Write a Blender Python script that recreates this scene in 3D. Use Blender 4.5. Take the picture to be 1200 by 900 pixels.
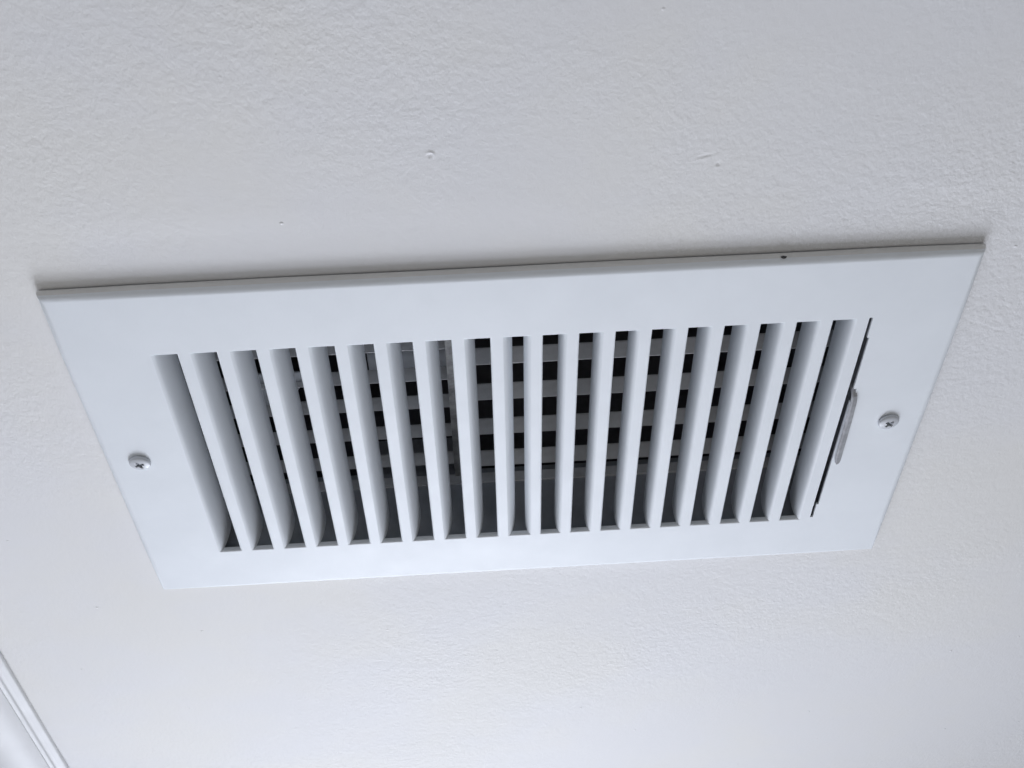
import bpy, bmesh, math, random
import numpy as np
from mathutils import Matrix, Vector, noise

random.seed(7)
for o in list(bpy.data.objects):
    bpy.data.objects.remove(o, do_unlink=True)
scene = bpy.context.scene
COL = scene.collection
MM = 0.001
Z0 = 2.395          # height of the register's face; the ceiling is 5 mm above it
CEIL = 5.0          # mm above the face

# ------------------------------------------------------------------ camera
cam_d = bpy.data.cameras.new('camera')
cam = bpy.data.objects.new('camera', cam_d)
COL.objects.link(cam)
scene.camera = cam
cam_d.sensor_fit = 'HORIZONTAL'
cam_d.sensor_width = 36.0
cam_d.lens = 36.0 * 1370 / 1200
cam_d.clip_start = 0.01
cam_d.clip_end = 50
R = ((0.9981509954, 0.0127155401, -0.0594382484),
     (-0.0525747484, 0.6713537050, -0.7392699768),
     (0.0305038712, 0.7410280142, 0.6707808852))
rot = Matrix(((R[0][0], -R[1][0], -R[2][0]),
              (R[0][1], -R[1][1], -R[2][1]),
              (R[0][2], -R[1][2], -R[2][2])))
cam.matrix_world = Matrix.Translation(Vector((0.12397, -0.32276, Z0 - 0.31637))) @ rot.to_4x4()

# ------------------------------------------------------------------ light
world = bpy.data.worlds.new('World')
scene.world = world
world.use_nodes = True
bg = world.node_tree.nodes['Background']
bg.inputs[0].default_value = (0.78, 0.88, 1.0, 1)
bg.inputs[1].default_value = 0.14

def area(name, loc, target, sx, sy, power, color):
    d = bpy.data.lights.new(name, 'AREA')
    d.shape = 'RECTANGLE'; d.size = sx; d.size_y = sy
    d.energy = power; d.color = color
    o = bpy.data.objects.new(name, d); COL.objects.link(o)
    o.location = loc
    v = Vector(target) - Vector(loc)
    o.rotation_euler = v.to_track_quat('-Z', 'Y').to_euler()
    return o
win = area('window_light', (-0.12, 1.15, 1.93), (-0.05, 0.08, 2.4), 0.7, 0.45, 1.65, (0.84, 0.89, 1.0))
win.data.spread = math.radians(66)
low = area('low_fill_light', (0.2, 1.2, 1.5), (0.04, -0.05, 2.4), 1.1, 0.8, 2.85, (0.86, 0.895, 1.0))  # added soft fill from the window side, not a second window
low.data.spread = math.radians(75)
area('room_light', (0.8, -0.8, 0.6), (0.25, 0.0, 2.4), 1.2, 1.2, 4.2, (1.0, 0.90, 0.77))

scene.view_settings.view_transform = 'Standard'
scene.view_settings.look = 'None'
scene.view_settings.exposure = 0.0
scene.view_settings.gamma = 1.0
scene.render.engine = 'CYCLES'
scene.cycles.max_bounces = 10
scene.cycles.diffuse_bounces = 6

# ------------------------------------------------------------------ materials
def newmat(name):
    m = bpy.data.materials.new(name); m.use_nodes = True
    nt = m.node_tree
    return m, nt, nt.nodes['Principled BSDF']

def nd(nt, typ, **kw):
    n = nt.nodes.new(typ)
    for k, v in kw.items():
        if k in n.inputs.keys():
            n.inputs[k].default_value = v
        else:
            setattr(n, k, v)
    return n

def noise_node(nt, vec, scale, detail=4, rough=0.55):
    n = nt.nodes.new('ShaderNodeTexNoise')
    n.inputs['Scale'].default_value = scale
    n.inputs['Detail'].default_value = detail
    n.inputs['Roughness'].default_value = rough
    nt.links.new(vec, n.inputs['Vector'])
    return n.outputs['Fac']

def ramp(nt, fac, stops):
    r = nt.nodes.new('ShaderNodeValToRGB')
    e = r.color_ramp.elements
    e[0].position, e[0].color = stops[0][0], (*stops[0][1], 1)
    e[1].position, e[1].color = stops[-1][0], (*stops[-1][1], 1)
    for p, c in stops[1:-1]:
        x = e.new(p); x.color = (*c, 1)
    nt.links.new(fac, r.inputs[0])
    return r.outputs[0]

def math_node(nt, op, a, b=None):
    n = nt.nodes.new('ShaderNodeMath'); n.operation = op
    for i, v in enumerate((a, b)):
        if v is None: continue
        if isinstance(v, (int, float)): n.inputs[i].default_value = v
        else: nt.links.new(v, n.inputs[i])
    return n.outputs[0]

def bump(nt, height, dist, strength=1.0, normal=None):
    b = nt.nodes.new('ShaderNodeBump')
    b.inputs['Distance'].default_value = dist
    b.inputs['Strength'].default_value = strength
    nt.links.new(height, b.inputs['Height'])
    if normal is not None: nt.links.new(normal, b.inputs['Normal'])
    return b.outputs[0]

def ceiling_mat(name, rough_amt=1.0):
    m, nt, p = newmat(name)
    co = nt.nodes.new('ShaderNodeTexCoord').outputs['Object']
    c1 = noise_node(nt, co, 6.5, 4, 0.6)
    p.inputs['Roughness'].default_value = 0.8
    col = ramp(nt, c1, [(0.32, (0.80, 0.80, 0.815)), (0.5, (0.81, 0.806, 0.81)), (0.64, (0.82, 0.81, 0.79))])
    nt.links.new(col, p.inputs['Base Color'])
    # rolled paint: fine orange-peel stipple whose strength drifts from place to place
    warp = nt.nodes.new('ShaderNodeMapping')
    warp.inputs['Scale'].default_value = (1.15, 0.9, 1.0)
    nt.links.new(co, warp.inputs['Vector'])
    w = warp.outputs[0]
    fine = noise_node(nt, w, 900, 2, 0.5)
    mid = noise_node(nt, w, 380, 2, 0.5)
    big = noise_node(nt, w, 150, 2, 0.45)
    amt = noise_node(nt, co, 6, 3, 0.5)
    amt = math_node(nt, 'MULTIPLY', math_node(nt, 'SUBTRACT', amt, 0.32), 2.8)
    amt = math_node(nt, 'MAXIMUM', amt, 0.22)
    h = math_node(nt, 'ADD', math_node(nt, 'MULTIPLY', fine, 0.45), mid)
    h = math_node(nt, 'ADD', h, math_node(nt, 'MULTIPLY', big, 0.8))
    h = math_node(nt, 'MULTIPLY', h, amt)
    n1 = bump(nt, h, 0.00040 * rough_amt, 1.0)
    vo = nt.nodes.new('ShaderNodeTexVoronoi'); vo.inputs['Scale'].default_value = 85
    vo.inputs['Randomness'].default_value = 1.0
    nt.links.new(co, vo.inputs['Vector'])
    pit = nt.nodes.new('ShaderNodeMapRange'); pit.interpolation_type = 'SMOOTHSTEP'
    pit.inputs['From Min'].default_value = 0.0; pit.inputs['From Max'].default_value = 0.085
    pit.inputs['To Min'].default_value = 1; pit.inputs['To Max'].default_value = 0
    nt.links.new(vo.outputs['Distance'], pit.inputs[0])
    sel = math_node(nt, 'GREATER_THAN', nt.nodes.new('ShaderNodeSeparateColor').outputs[0], 0.88)
    sc = sel.node.inputs[0].links[0].from_node
    nt.links.new(vo.outputs['Color'], sc.inputs[0])
    ph = math_node(nt, 'MULTIPLY', pit.outputs[0], sel)
    n2 = bump(nt, ph, 0.0004 * rough_amt, 1.0, n1)
    nt.links.new(n2, p.inputs['Normal'])
    return m

def enamel_mat(name, col=(0.825, 0.858, 0.893), rough=0.5, smudge=0.02):
    m, nt, p = newmat(name)
    co = nt.nodes.new('ShaderNodeTexCoord').outputs['Object']
    c1 = noise_node(nt, co, 28, 5, 0.6)
    lo = tuple(c - smudge for c in col); hi = tuple(c + smudge * 0.6 for c in col)
    nt.links.new(ramp(nt, c1, [(0.35, lo), (0.65, hi)]), p.inputs['Base Color'])
    r = nt.nodes.new('ShaderNodeMapRange')
    r.inputs['To Min'].default_value = rough - 0.08; r.inputs['To Max'].default_value = rough + 0.1
    nt.links.new(noise_node(nt, co, 60, 4, 0.6), r.inputs[0])
    nt.links.new(r.outputs[0], p.inputs['Roughness'])
    h = math_node(nt, 'ADD', noise_node(nt, co, 900, 2, 0.5), math_node(nt, 'MULTIPLY', noise_node(nt, co, 30, 2, 0.5), 6.0))
    nt.links.new(bump(nt, h, 0.00003, 1.0), p.inputs['Normal'])
    p.inputs['Specular IOR Level'].default_value = 0.35
    return m

def dull_metal(name, col, rough=0.6, metallic=0.3, var=0.35, scale=90):
    m, nt, p = newmat(name)
    co = nt.nodes.new('ShaderNodeTexCoord').outputs['Object']
    c1 = noise_node(nt, co, scale, 6, 0.65)
    lo = tuple(c * (1 - var) for c in col); hi = tuple(min(1, c * (1 + var)) for c in col)
    nt.links.new(ramp(nt, c1, [(0.35, lo), (0.65, hi)]), p.inputs['Base Color'])
    p.inputs['Roughness'].default_value = rough
    p.inputs['Metallic'].default_value = metallic
    nt.links.new(bump(nt, noise_node(nt, co, 300, 3, 0.5), 0.00005, 1.0), p.inputs['Normal'])
    return m

M = {
    'ceiling': ceiling_mat('rolled_ceiling_paint'),
    'wall': ceiling_mat('wall_paint', 0.5),
    'trim': enamel_mat('trim_enamel', (0.68, 0.68, 0.685), 0.5, 0.01),
    'enamel': enamel_mat('register_enamel'),
    'damper': dull_metal('dusty_damper_metal', (0.66, 0.66, 0.665), 0.6, 0.0, 0.12, 60),
    'frame': dull_metal('damper_frame_metal', (0.38, 0.40, 0.43), 0.55, 0.0, 0.12, 40),
    'divider': dull_metal('stained_galvanised_metal', (0.27, 0.265, 0.26), 0.5, 0.1, 0.45, 160),
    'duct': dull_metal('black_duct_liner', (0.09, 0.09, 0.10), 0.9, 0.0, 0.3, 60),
    'edge': enamel_mat('beige_edge_enamel', (0.75, 0.74, 0.72), 0.6, 0.02),  # slightly darker, warmer enamel for the skirt and outer roll
    'screw': enamel_mat('screw_enamel', (0.60, 0.62, 0.655), 0.3, 0.05),
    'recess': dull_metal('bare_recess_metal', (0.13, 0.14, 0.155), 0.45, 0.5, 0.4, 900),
    'lever': dull_metal('zinc_lever_metal', (0.56, 0.56, 0.58), 0.35, 0.45, 0.15, 260),
    'chip': dull_metal('bare_chip', (0.05, 0.05, 0.05), 0.7, 0.0, 0.3, 900),
}

# ------------------------------------------------------------------ helpers
def obj(name, verts, faces, mat, parent=None, smooth=False, base=True):
    """verts in mm relative to the register's face; one mesh object"""
    me = bpy.data.meshes.new(name)
    me.from_pydata([(v[0] * MM, v[1] * MM, v[2] * MM + (Z0 if base and parent is None else 0)) for v in verts], [], faces)
    me.validate()
    bm = bmesh.new(); bm.from_mesh(me)
    bmesh.ops.recalc_face_normals(bm, faces=bm.faces)
    bm.to_mesh(me); bm.free()
    mats = mat if isinstance(mat, (list, tuple)) else [mat]
    for k in mats: me.materials.append(M[k])
    if smooth:
        for p in me.polygons: p.use_smooth = True
    o = bpy.data.objects.new(name, me); COL.objects.link(o)
    if parent is not None: o.parent = parent
    return o

def from_bm(name, bm, mat, parent=None, smooth=False):
    me = bpy.data.meshes.new(name)
    bmesh.ops.recalc_face_normals(bm, faces=bm.faces)
    bm.to_mesh(me); bm.free()
    mats = mat if isinstance(mat, (list, tuple)) else [mat]
    for k in mats: me.materials.append(M[k])
    if smooth:
        for p in me.polygons: p.use_smooth = True
    o = bpy.data.objects.new(name, me); COL.objects.link(o)
    if parent is not None: o.parent = parent
    return o

def auto_smooth(o, deg=35):
    me = o.data
    for p in me.polygons: p.use_smooth = True
    bm = bmesh.new(); bm.from_mesh(me)
    for e in bm.edges:
        if len(e.link_faces) == 2 and e.calc_face_angle(0) > math.radians(deg): e.smooth = False
    bm.to_mesh(me); bm.free()

def extrude_profile(prof, y0, y1, closed=True):
    """profile in the x,z plane swept along y"""
    n = len(prof)
    v = [(x, y0, z) for x, z in prof] + [(x, y1, z) for x, z in prof]
    f = [(i, (i + 1) % n, n + (i + 1) % n, n + i) for i in range(n if closed else n - 1)]
    if closed: f += [tuple(range(n)), tuple(range(n, 2 * n))]
    return v, f

# ------------------------------------------------------------------ ceiling (structure)
def ceiling():
    fine = list(np.arange(-240, 521, 5.0)); finey = list(np.arange(-200, 521, 5.0))
    dents = [(0, 0)]
    D1 = DENTS[0]; D2 = DENTS[1]
    xs = set([-135.0 - 60, -3000, -2000, -1200, -700, -400, 700, 1100, 1800, 3000] + fine)
    ys = set([-3000, -2000, -1200, -700, -400, 700, 1100, 1800, 3000] + finey)
    for (x, y, *_r) in (D1, D2):
        xs |= set(np.round(np.arange(x - 9, x + 9.01, 0.4), 3)); ys |= set(np.round(np.arange(y - 6, y + 6.01, 0.4), 3))
    hx0, hx1, hy0, hy1 = -12.0, 292.0, -10.0, 143.0
    xs |= {hx0, hx1}; ys |= {hy0, hy1}
    xs = np.array(sorted(xs)); ys = np.array(sorted(ys))
    X, Y = np.meshgrid(xs, ys, indexing='ij')
    inner = (np.clip((X + 235) / 60, 0, 1) * np.clip((515 - X) / 60, 0, 1) * np.clip((Y + 195) / 60, 0, 1) * np.clip((515 - Y) / 60, 0, 1))
    wav = 0.35 * np.sin(X / 47.0 + 0.8) * np.sin(Y / 39.0 + 0.3) + 0.22 * np.sin(X / 23.0 + Y / 31.0) + 0.25 * np.sin(Y / 71.0 - X / 113.0)
    near = (X > -45) & (X < 327) & (Y > -60) & (Y < 175)
    damp = np.where(near, 0.25, 1.0)
    Zc = CEIL + inner * wav * damp * 0.6 + 0.0
    def gauss(cx, cy, sx, sy, ang=0):
        c, s = math.cos(ang), math.sin(ang)
        u = (X - cx) * c + (Y - cy) * s; v = -(X - cx) * s + (Y - cy) * c
        return np.exp(-(u / sx) ** 2 - (v / sy) ** 2)
    # a popped nail-head ring and a healed gouge
    cx, cy = D1[:2]
    r = np.hypot(X - cx, Y - cy)
    Zc += -0.42 * np.exp(-((r - 1.35) / 0.45) ** 2) * (0.55 + 0.45 * np.sin(np.arctan2(Y - cy, X - cx) + 2.6)) + 0.25 * np.exp(-(r / 0.9) ** 2)
    cx, cy = D2[:2]
    Zc += 0.15 * gauss(cx - 1, cy - 0.5, 3.0, 0.6, -0.25) - 0.12 * gauss(cx - 1, cy + 0.7, 3.0, 0.6, -0.25)
    Zc += 0.25 * gauss(cx + 4.0, cy + 3.2, 0.6, 0.9, 0.4) - 0.25 * gauss(cx + 3.7, cy + 4.5, 0.7, 0.6)
    nx, ny = len(xs), len(ys)
    V = np.stack([X, Y, Zc], -1).reshape(-1, 3)
    F = []
    for i in range(nx - 1):
        for j in range(ny - 1):
            mx = (xs[i] + xs[i + 1]) / 2; my = (ys[j] + ys[j + 1]) / 2
            if hx0 < mx < hx1 and hy0 < my < hy1: continue
            a = i * ny + j
            F.append((a, a + 1, a + ny + 1, a + ny))
    o = obj('ceiling', V.tolist(), F, 'ceiling', smooth=True)
    o['kind'] = 'structure'
    return o
DENTS = [(112.5, -84.0), (207.0, -78.0)]
ceiling()

# duct above the hole: lined sheet-metal boot, open towards the register
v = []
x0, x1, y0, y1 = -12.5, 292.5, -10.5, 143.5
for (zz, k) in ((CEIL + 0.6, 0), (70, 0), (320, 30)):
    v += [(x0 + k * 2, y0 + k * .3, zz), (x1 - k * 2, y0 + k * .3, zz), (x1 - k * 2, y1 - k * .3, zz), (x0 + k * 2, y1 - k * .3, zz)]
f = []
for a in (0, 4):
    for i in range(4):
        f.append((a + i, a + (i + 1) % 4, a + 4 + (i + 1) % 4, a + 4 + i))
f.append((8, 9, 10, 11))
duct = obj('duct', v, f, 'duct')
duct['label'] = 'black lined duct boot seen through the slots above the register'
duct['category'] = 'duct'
zb = Z0 / MM
v = [(x, y, z + zb) for x, y, z in ((62, 141.5, 44), (112, 141.5, 44), (112, 141.5, 69), (62, 141.5, 69), (62, 142.3, 44), (112, 142.3, 44), (112, 142.3, 69), (62, 142.3, 69))]
obj('gap_lightening_plate', v, [(0, 1, 2, 3), (4, 5, 6, 7), (0, 1, 5, 4), (1, 2, 6, 5), (2, 3, 7, 6), (3, 0, 4, 7)], 'frame', duct)  # added grey plate that makes the gaps behind the left bank paler

# ------------------------------------------------------------------ wall and crown moulding at the lower left
ANG = math.radians(2.13)
def trim_pt(u, s, w):      # u: away from the register, s: along, w: height; the corner line is slightly off square
    return (-130.4 - 0.0 + -u * math.cos(ANG) - (s - 217) * math.sin(ANG), s - u * math.sin(ANG) * -1, CEIL - w)
prof = [(0.9, 0.3), (0.1, 0.35), (0, 0.6), (0, 2.2), (0.25, 2.7), (0.8, 3.0), (2.0, 3.4), (2.6, 3.75), (3.3, 4.05), (4.3, 4.5), (4.7, 4.85), (4.85, 5.3), (5.2, 5.75), (6.2, 6.1), (6.7, 6.4), (6.9, 7.0)]
for k in range(1, 13):     # the long cove
    t = k / 12 * math.pi / 2
    prof.append((6.9 + 29 * (math.sin(t)) * 0.9, 7.0 + 30 * (1 - math.cos(t))))
prof += [(35.5, 39.0), (37.0, 40.2), (37.0, 43.0), (38.4, 44.4), (40.0, 45.0), (40.0, 49.0), (42.0, 50.0), (46.0, 50.2), (46.0, 0.3)]
n = len(prof)
v = []; segs = [-1500, -400, 0, 100, 217, 300, 420, 600, 2500]
for s in segs: v += [trim_pt(u, s, w) for u, w in prof]
f = []
for a in range(len(segs) - 1):
    for i in range(n):
        f.append((a * n + i, a * n + (i + 1) % n, (a + 1) * n + (i + 1) % n, (a + 1) * n + i))
cm = obj('crown_molding', v, f, 'trim'); auto_smooth(cm, 38)
cm['label'] = 'white stepped crown molding running along the ceiling edge at the lower left corner'
cm['category'] = 'crown molding'
v = [trim_pt(44, -1500, -1), trim_pt(44, 2500, -1), trim_pt(44, 2500, 2400), trim_pt(44, -1500, 2400)]
v += [trim_pt(60, -1500, -1), trim_pt(60, 2500, -1), trim_pt(60, 2500, 2400), trim_pt(60, -1500, 2400)]
wl = obj('wall', v, [(0, 1, 2, 3), (4, 5, 6, 7), (0, 1, 5, 4), (1, 2, 6, 5), (2, 3, 7, 6), (3, 0, 4, 7)], 'wall')
wl['kind'] = 'structure'

# ------------------------------------------------------------------ the register
reg = bpy.data.objects.new('air_register', None); COL.objects.link(reg)
reg.location = (0, 0, Z0)
reg.empty_display_size = 0.1
reg['label'] = 'white metal ceiling air register with two banks of curved louvers and two screws'
reg['category'] = 'air register'

P1, W1, N1 = 15.02, 10.07, 10
C2, P2, W2, N2 = 150.72, 14.196, 9.40, 9
LEN = 132.6
slots = []            # x0, x1, side the louver hangs from
for i in range(N1): slots.append((i * P1, i * P1 + (W1 if i < 9 else 10.9), 'L' if i < 9 else 'B'))
for j in range(N2): slots.append((C2 + j * P2, C2 + j * P2 + W2, 'R'))
PX0, PX1, PY0, PY1 = -34.2, 316.4, -33.3, 164.2
T = 0.8

def face_plate():
    r = 3.3
    fx0, fx1, fy0, fy1 = PX0 + r, PX1 - r, PY0 + r, PY1 - r
    lx = (278.35, 279.75, 280.6, 281.9)
    RB = 0.7           # roll radius of the slot rims
    holes = [(a - (RB if s == 'R' else 0), b + (RB if s == 'L' else 0)) for a, b, s in slots]
    xs = sorted(set([round(q, 4) for q in [fx0, fx1] + [h[0] for h in holes] + [h[1] for h in holes] + list(lx)]))
    ys = [fy0, -RB, 10.5, 41.0, 49.0, 121.5, 131.6, LEN + RB, fy1]
    def hole(mx, my):
        for a, b in holes:
            if a < mx < b and -RB < my < LEN + RB: return True
        if lx[0] < mx < lx[1] and -RB < my < 131.6: return True
        if lx[1] < mx < lx[2] and 10.5 < my < 121.5: return True
        if lx[2] < mx < lx[3] and 41.0 < my < 49.0: return True
        return False
    bm = bmesh.new(); vid = {}
    def V(i, j):
        if (i, j) not in vid: vid[i, j] = bm.verts.new((xs[i], ys[j], 0))
        return vid[i, j]
    for i in range(len(xs) - 1):
        for j in range(len(ys) - 1):
            if not hole((xs[i] + xs[i + 1]) / 2, (ys[j] + ys[j + 1]) / 2):
                bm.faces.new((V(i, j), V(i + 1, j), V(i + 1, j + 1), V(i, j + 1)))
    # outer rolled edge and skirt
    rings = []
    prof = [(0, 0.0)]
    for k in range(1, 7):
        a = k / 6 * math.pi / 2
        prof.append((r * math.sin(a), r * (1 - math.cos(a))))
    prof.append((r, CEIL - 0.95))
    border = [e for e in bm.edges if e.is_boundary and all(
        (abs(v.co.x - fx0) < 1e-4 or abs(v.co.x - fx1) < 1e-4 or abs(v.co.y - fy0) < 1e-4 or abs(v.co.y - fy1) < 1e-4) for v in e.verts)]
    bverts = {v for e in border for v in e.verts}
    layers = [{v: v for v in bverts}]
    for (d, z) in prof[1:]:
        L = {}
        for v in bverts:
            sx = -1 if abs(v.co.x - fx0) < 1e-4 else (1 if abs(v.co.x - fx1) < 1e-4 else 0)
            sy = -1 if abs(v.co.y - fy0) < 1e-4 else (1 if abs(v.co.y - fy1) < 1e-4 else 0)
            q = 0.86 if (sx and sy) else 1.0
            wob = 0.12 * math.sin(v.co.x * 0.05 + v.co.y * 0.03) if z > r + 0.5 else 0
            L[v] = bm.verts.new((v.co.x + sx * d * q, v.co.y + sy * d * q, z + wob))
        layers.append(L)
    edges = [(e.verts[0], e.verts[1]) for e in border]
    for n_, (a, b) in enumerate(zip(layers[:-1], layers[1:])):
        for p, q in edges:
            fc = bm.faces.new((a[p], a[q], b[q], b[p]))
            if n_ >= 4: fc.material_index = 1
    skirt_verts = {v for L in layers[1:] for v in L.values()}
    # turned-up rims of the holes: sheet thickness with a rolled lower corner
    hole_edges = [e for e in bm.edges if e.is_boundary and not any(v in skirt_verts for v in e.verts)]
    def drive(v):
        # which way the rim rolls at this vertex (towards the open slot)
        for (h0, h1), (_, _, side) in zip(holes, slots):
            if h0 - 1e-3 < v.co.x < h1 + 1e-3:
                dx = dy = 0
                if side == 'L' and abs(v.co.x - h1) < 1e-3: dx = -1
                if side == 'R' and abs(v.co.x - h0) < 1e-3: dx = 1
                if abs(v.co.y + RB) < 1e-3: dy = 1
                if abs(v.co.y - LEN - RB) < 1e-3: dy = -1
                return dx, dy
        return 0, 0
    hv = {v for e in hole_edges for v in e.verts}
    dirs = {v: drive(v) for v in hv}
    org = {v: v.co.copy() for v in hv}
    pairs = [(e.verts[0], e.verts[1]) for e in hole_edges]
    prev = {v: v for v in hv}
    steps = [(RB * math.sin(k / 4 * math.pi / 2), RB * (1 - math.cos(k / 4 * math.pi / 2))) for k in range(1, 5)] + [(RB, None)]
    for d, z in steps:
        cur = {}
        for v in hv:
            dx, dy = dirs[v]
            lever_side = org[v].x > 278
            k = 0 if lever_side else 1
            zz = z if z is not None else (2.3 if (abs(org[v].y - LEN - RB) < 1e-3 and not lever_side) else 1.1)
            cur[v] = bm.verts.new((org[v].x + dx * d * k, org[v].y + dy * d * k, zz))
        for p, q in pairs:
            bm.faces.new((prev[p], prev[q], cur[q], cur[p]))
        prev = cur
    bmesh.ops.scale(bm, vec=(MM, MM, MM), verts=bm.verts)
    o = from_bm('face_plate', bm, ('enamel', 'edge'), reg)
    auto_smooth(o, 40)
    # keep the flat face flat
    md = o.modifiers.new('weighted', 'WEIGHTED_NORMAL'); md.keep_sharp = True
    return o
face_plate()

def louver(curve):
    """curved tab hanging in the slot: root at x=0 on the face; curve = points (x across, z up) of its section"""
    d_end = 2.5
    top = curve[-1][1]
    ys = [-0.3, 0.15, 0.5, 1.0, 1.7, 2.6] + [3 + i * 7.0 for i in range(1, 18)] + [LEN - q for q in (2.6, 1.7, 1.0, 0.5, 0.15, -0.3)]
    v = []; f = []
    m = len(curve)
    def section(lim):
        out = []
        for (x, z) in curve:
            if z <= lim: out.append((x, z))
            else:
                (xa, za) = out[-1]
                k = (lim - za) / (z - za) if z > za else 0
                out.append((xa + (x - xa) * k, lim))
                break
        while len(out) < m: out.append(out[-1])
        return out
    for side in (0, 1):
        for y in ys:
            d = max(0, min(y, LEN - y) - 0.15)
            lim = top if d > d_end else 2.0 + (top - 2.0) * (0.80 + 0.20 * math.sqrt(max(0, 1 - (1 - d / d_end) ** 2)))
            # resample the section up to the trimmed height
            L = [0]
            sec = [(x, z) for x, z in section(lim)]
            for p, q in zip(sec[:-1], sec[1:]): L.append(L[-1] + math.hypot(q[0] - p[0], q[1] - p[1]))
            pts = []
            for k in range(m):
                t = L[-1] * k / (m - 1); i = 0
                while i < m - 2 and L[i + 1] < t - 1e-9: i += 1
                w = (t - L[i]) / (L[i + 1] - L[i]) if L[i + 1] > L[i] else 0
                pts.append((sec[i][0] + (sec[i + 1][0] - sec[i][0]) * w, sec[i][1] + (sec[i + 1][1] - sec[i][1]) * w))
            for k in range(m):
                x, z = pts[k]
                if side:
                    a, b = pts[max(0, k - 1)], pts[min(m - 1, k + 1)]
                    tx, tz = b[0] - a[0], b[1] - a[1]
                    l = math.hypot(tx, tz) or 1
                    x += -tz / l * 0.6; z += tx / l * 0.6
                v.append((x, y, z))
    ny = len(ys); B = ny * m
    for o0 in (0, B):
        for j in range(ny - 1):
            for k in range(m - 1):
                a = o0 + j * m + k
                f.append((a, a + 1, a + m + 1, a + m))
    for j in range(ny - 1): f.append((j * m + m - 1, (j + 1) * m + m - 1, B + (j + 1) * m + m - 1, B + j * m + m - 1))
    for j in (0, ny - 1):
        for k in range(m - 1): f.append((j * m + k, j * m + k + 1, B + j * m + k + 1, B + j * m + k))
    return v, f

cl = []; cr = []
for k in range(19):
    s_ = k / 18
    cl.append((4.3 * (1 - (1 - s_) ** 1.5), 16.0 * s_ ** 1.85))
    t_ = s_
    cr.append((2.75 * math.sin(min(1, t_ * 1.12) ** 0.8 * math.pi * 0.5) - 0.95 * t_ ** 3, 14.8 * t_ ** 1.7))
lv, lf = louver(cl)
first = obj('louver', lv, lf, 'enamel', reg); auto_smooth(first, 50)
rv, rf = louver(cr)
second = obj('louver', [(-x, y, z) for x, y, z in rv], rf, 'enamel', reg); auto_smooth(second, 50)
firstL = firstR = True
for (a, b, s) in slots:
    if s in 'LB':
        o = first if firstL else first.copy()
        if not firstL: COL.objects.link(o)
        firstL = False; o.location = (a * MM, 0, 0)
    else:
        o = second if firstR else second.copy()
        if not firstR: COL.objects.link(o)
        firstR = False; o.location = (b * MM, 0, 0)
    o.parent = reg
    o.rotation_euler = (0, math.radians(random.uniform(-0.7, 0.7)), 0)
# the double slot in the middle also has a louver on its right edge
o = second.copy(); COL.objects.link(o); o.parent = reg; o.location = (slots[9][1] * MM, 0, 0)

# ---- damper box behind the louvers
def box(x0, x1, y0, y1, z0, z1):
    v = [(x0, y0, z0), (x1, y0, z0), (x1, y1, z0), (x0, y1, z0), (x0, y0, z1), (x1, y0, z1), (x1, y1, z1), (x0, y1, z1)]
    return v, [(0, 1, 2, 3), (4, 5, 6, 7), (0, 1, 5, 4), (1, 2, 6, 5), (2, 3, 7, 6), (3, 0, 4, 7)]
def join(*parts):
    V = []; F = []
    for v, f in parts:
        n = len(V); V += v; F += [tuple(i + n for i in q) for q in f]
    return V, F
BX0, BX1, BY0, BY1, BD = -7.5, 286.5, -6.5, 136.8, 40.0
v, f = join(box(BX0, BX1, BY1, BY1 + 0.8, 1.0, BD + 4), box(BX0, BX1, BY0 - 0.8, BY0, 1.0, BD + 4),
            box(BX0 - 0.8, BX0, BY0, BY1, 1.0, BD + 4), box(BX1, BX1 + 0.8, BY0, BY1, 1.0, BD + 4))
obj('damper_frame', v, f, 'frame', reg)
v, f = join(box(BX0, BX1, BY1 - 1.4, BY1 - 0.1, BD - 5.2, BD + 0.2))
lip = obj('frame_lip', v, f, 'damper', reg)

def damper_blade(x0, x1, tilt, h):
    prof = [(0, 0.0), (tilt * 0.5 - 0.15, h * 0.5), (tilt, h), (tilt - 0.1, h + 0.7), (tilt + 0.6, h + 0.7), (tilt * 0.5 + 0.5, h * 0.5 + 0.3), (0.7, 0.3)]
    n = len(prof)
    v = [(x0, y, z) for y, z in prof] + [(x1, y, z) for y, z in prof]
    f = [(i, (i + 1) % n, n + (i + 1) % n, n + i) for i in range(n)] + [tuple(range(n)), tuple(range(n, 2 * n))]
    return v, f
for (xa, xb, tilt, h, rows) in ((BX0 + 0.5, 111.6, -2.6, 4.9, (5.5, 25.5, 45.6, 65.4, 84.4, 105.0, 126.3)),
                                (115.4, BX1 - 0.5, -3.4, 6.1, (8.2, 32.4, 56.9, 80.6, 105.1, 129.7))):
    v, f = damper_blade(xa, xb, tilt, h)
    proto = None
    for y in rows:
        if proto is None:
            o = proto = obj('damper_blade', v, f, 'damper', reg)
        else:
            o = proto.copy(); COL.objects.link(o); o.parent = reg
        o.location = (0, y * MM, BD * MM)
        o.rotation_euler = (math.radians(random.uniform(-3, 3)), 0, math.radians(random.uniform(-0.12, 0.12)))
v, f = join(box(111.2, 115.0, BY0, BY1, BD - 1.0, BD - 0.2), box(114.6, 115.1, BY0, BY1, BD - 0.2, BD + 16))
obj('damper_divider', v, f, 'divider', reg)
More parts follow.
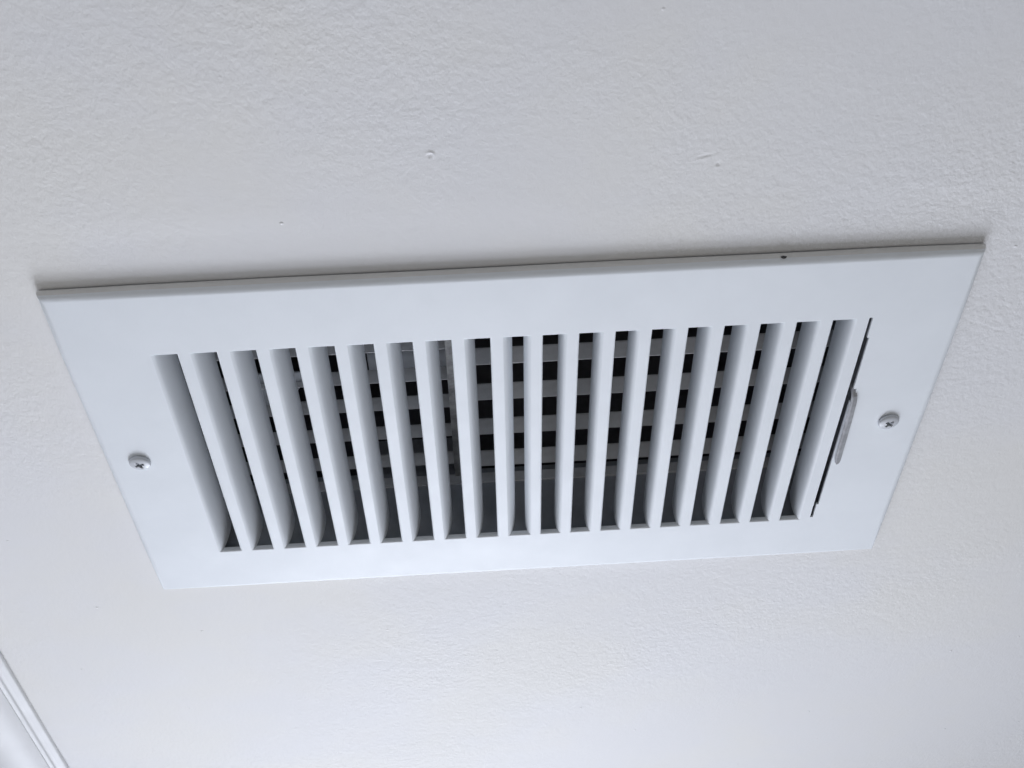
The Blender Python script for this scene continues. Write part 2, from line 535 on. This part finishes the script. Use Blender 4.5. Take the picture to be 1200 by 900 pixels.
# link plate behind slots six and seven, bent tab behind slots three and four
v, f = box(75.5, 110.8, 44, 72, BD + 10, BD + 10.8); obj('link_plate', v, f, 'frame', reg)
v = [(27, 58, BD + 2), (47, 58, BD + 2), (45, 67, BD + 2), (40, 76, BD + 2), (27, 79, BD + 2)]
v += [(x, y, z + 0.8) for x, y, z in v]
obj('bent_tab', v, [(0, 1, 2, 3, 4), (5, 6, 7, 8, 9)] + [(i, (i + 1) % 5, 5 + (i + 1) % 5, 5 + i) for i in range(5)], 'frame', reg)

# ---- lever
def lever():
    # strip folded along its length, leaning out of the slot and lying down towards the far side
    path = [(281.2, 40.8, 4.0, 1.0), (281.5, 42.6, 0.8, 1.1), (281.9, 44.5, -1.0, 1.2), (282.1, 48.0, -1.7, 1.25), (282.4, 60, -1.8, 1.3), (282.7, 78, -1.8, 1.3),
            (282.85, 86.5, -1.8, 1.28), (282.9, 88.2, -1.8, 1.1), (282.9, 89.2, -1.8, 0.65)]
    v = []; f = []
    for x, y, z, w in path:
        x -= 0.35
        v += [(x - w * 1.0, y, z + 0.7), (x - w * 0.5, y, z - 0.4), (x + w * 1.0, y, z + 0.1), (x + w * 1.0, y, z + 0.9), (x - w * 0.3, y, z + 0.3), (x - w * 0.8, y, z + 1.0)]
    for a in range(len(path) - 1):
        for i in range(6):
            f.append((a * 6 + i, a * 6 + (i + 1) % 6, (a + 1) * 6 + (i + 1) % 6, (a + 1) * 6 + i))
    f += [tuple(range(6)), tuple(range(len(v) - 6, len(v)))]
    o = obj('damper_lever', v, f, 'lever', reg); auto_smooth(o, 12)
lever()

# ---- screws
def screw(cx, cy, ang, name='screw'):
    RR = 4.5; H = 2.0; rim = 0.9
    nr, na = 46, 144
    v = []; f = []
    rings = [(RR * (k / nr)) for k in range(1, nr + 1)]
    def zt(x, y):
        r = math.hypot(x, y)
        t = r / RR
        z = -(rim + (H - rim) * max(0.0, 1 - t ** 3) ** 0.55)
        u, w = x * math.cos(ang) + y * math.sin(ang), -x * math.sin(ang) + y * math.cos(ang)
        d = -9
        for a, b in ((u, w), (w, u)):
            hw = 0.52 + 0.2 * (1 - min(1, abs(a) / 2.1))
            q = min(hw - abs(b), 2.1 - abs(a))
            d = max(d, q)
        d = max(d, 1.05 - (abs(u) + abs(w)) * 0.72)
        s = min(1, max(0, (d + 0.06) / 0.16)); s = s * s * (3 - 2 * s)
        raised = math.exp(-((d + 0.22) / 0.16) ** 2) * 0.08
        return z + s * (0.95 - 0.2 * r) - raised, s
    S = []
    z, s = zt(0, 0); v.append((0, 0, z)); S.append(s)
    for r in rings:
        for k in range(na):
            a = 2 * math.pi * k / na
            x, y = r * math.cos(a), r * math.sin(a)
            z, s = zt(x, y); v.append((x, y, z)); S.append(s)
    for k in range(na): f.append((0, 1 + k, 1 + (k + 1) % na))
    for q in range(nr - 1):
        for k in range(na):
            a = 1 + q * na + k; b = 1 + q * na + (k + 1) % na
            f.append((a, a + na, b + na, b))
    last = 1 + (nr - 1) * na
    base = len(v)
    for k in range(na):
        a = 2 * math.pi * k / na
        v.append(((RR + 0.03) * math.cos(a), (RR + 0.03) * math.sin(a), -0.12)); S.append(0)
    for k in range(na): f.append((last + k, base + k, base + (k + 1) % na, last + (k + 1) % na))
    base2 = len(v)
    for k in range(na):
        a = 2 * math.pi * k / na
        v.append(((RR - 0.5) * math.cos(a), (RR - 0.5) * math.sin(a), 0.1)); S.append(0)
    for k in range(na): f.append((base + k, base2 + k, base2 + (k + 1) % na, base + (k + 1) % na))
    o = obj(name, v, f, ('screw', 'recess'), reg)
    auto_smooth(o, 50)
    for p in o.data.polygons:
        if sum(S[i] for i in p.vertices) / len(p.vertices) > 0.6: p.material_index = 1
    o.location = (cx * MM, cy * MM, 0)
    # a little tilt, as a hand-driven screw sits
    return o
s1 = screw(-19.5, 63.4, math.radians(-22)); s1.rotation_euler = (math.radians(4), math.radians(2), 0)
s2 = screw(300.2, 63.0, math.radians(43)); s2.rotation_euler = (math.radians(3), math.radians(-4), 0)

# ---- small bare chip on the rolled near edge
cv = [(238.6, -33.42, 1.9), (239.6, -33.45, 2.2), (240.9, -33.42, 1.85), (240.4, -33.25, 1.25), (239.7, -33.2, 1.1), (239.0, -33.28, 1.35)]
cv = cv + [(x, y + 0.3, z) for x, y, z in cv]
obj('paint_chip', cv, [tuple(range(6)), tuple(range(6, 12))] + [(i, (i + 1) % 6, 6 + (i + 1) % 6, 6 + i) for i in range(6)], 'chip', reg)
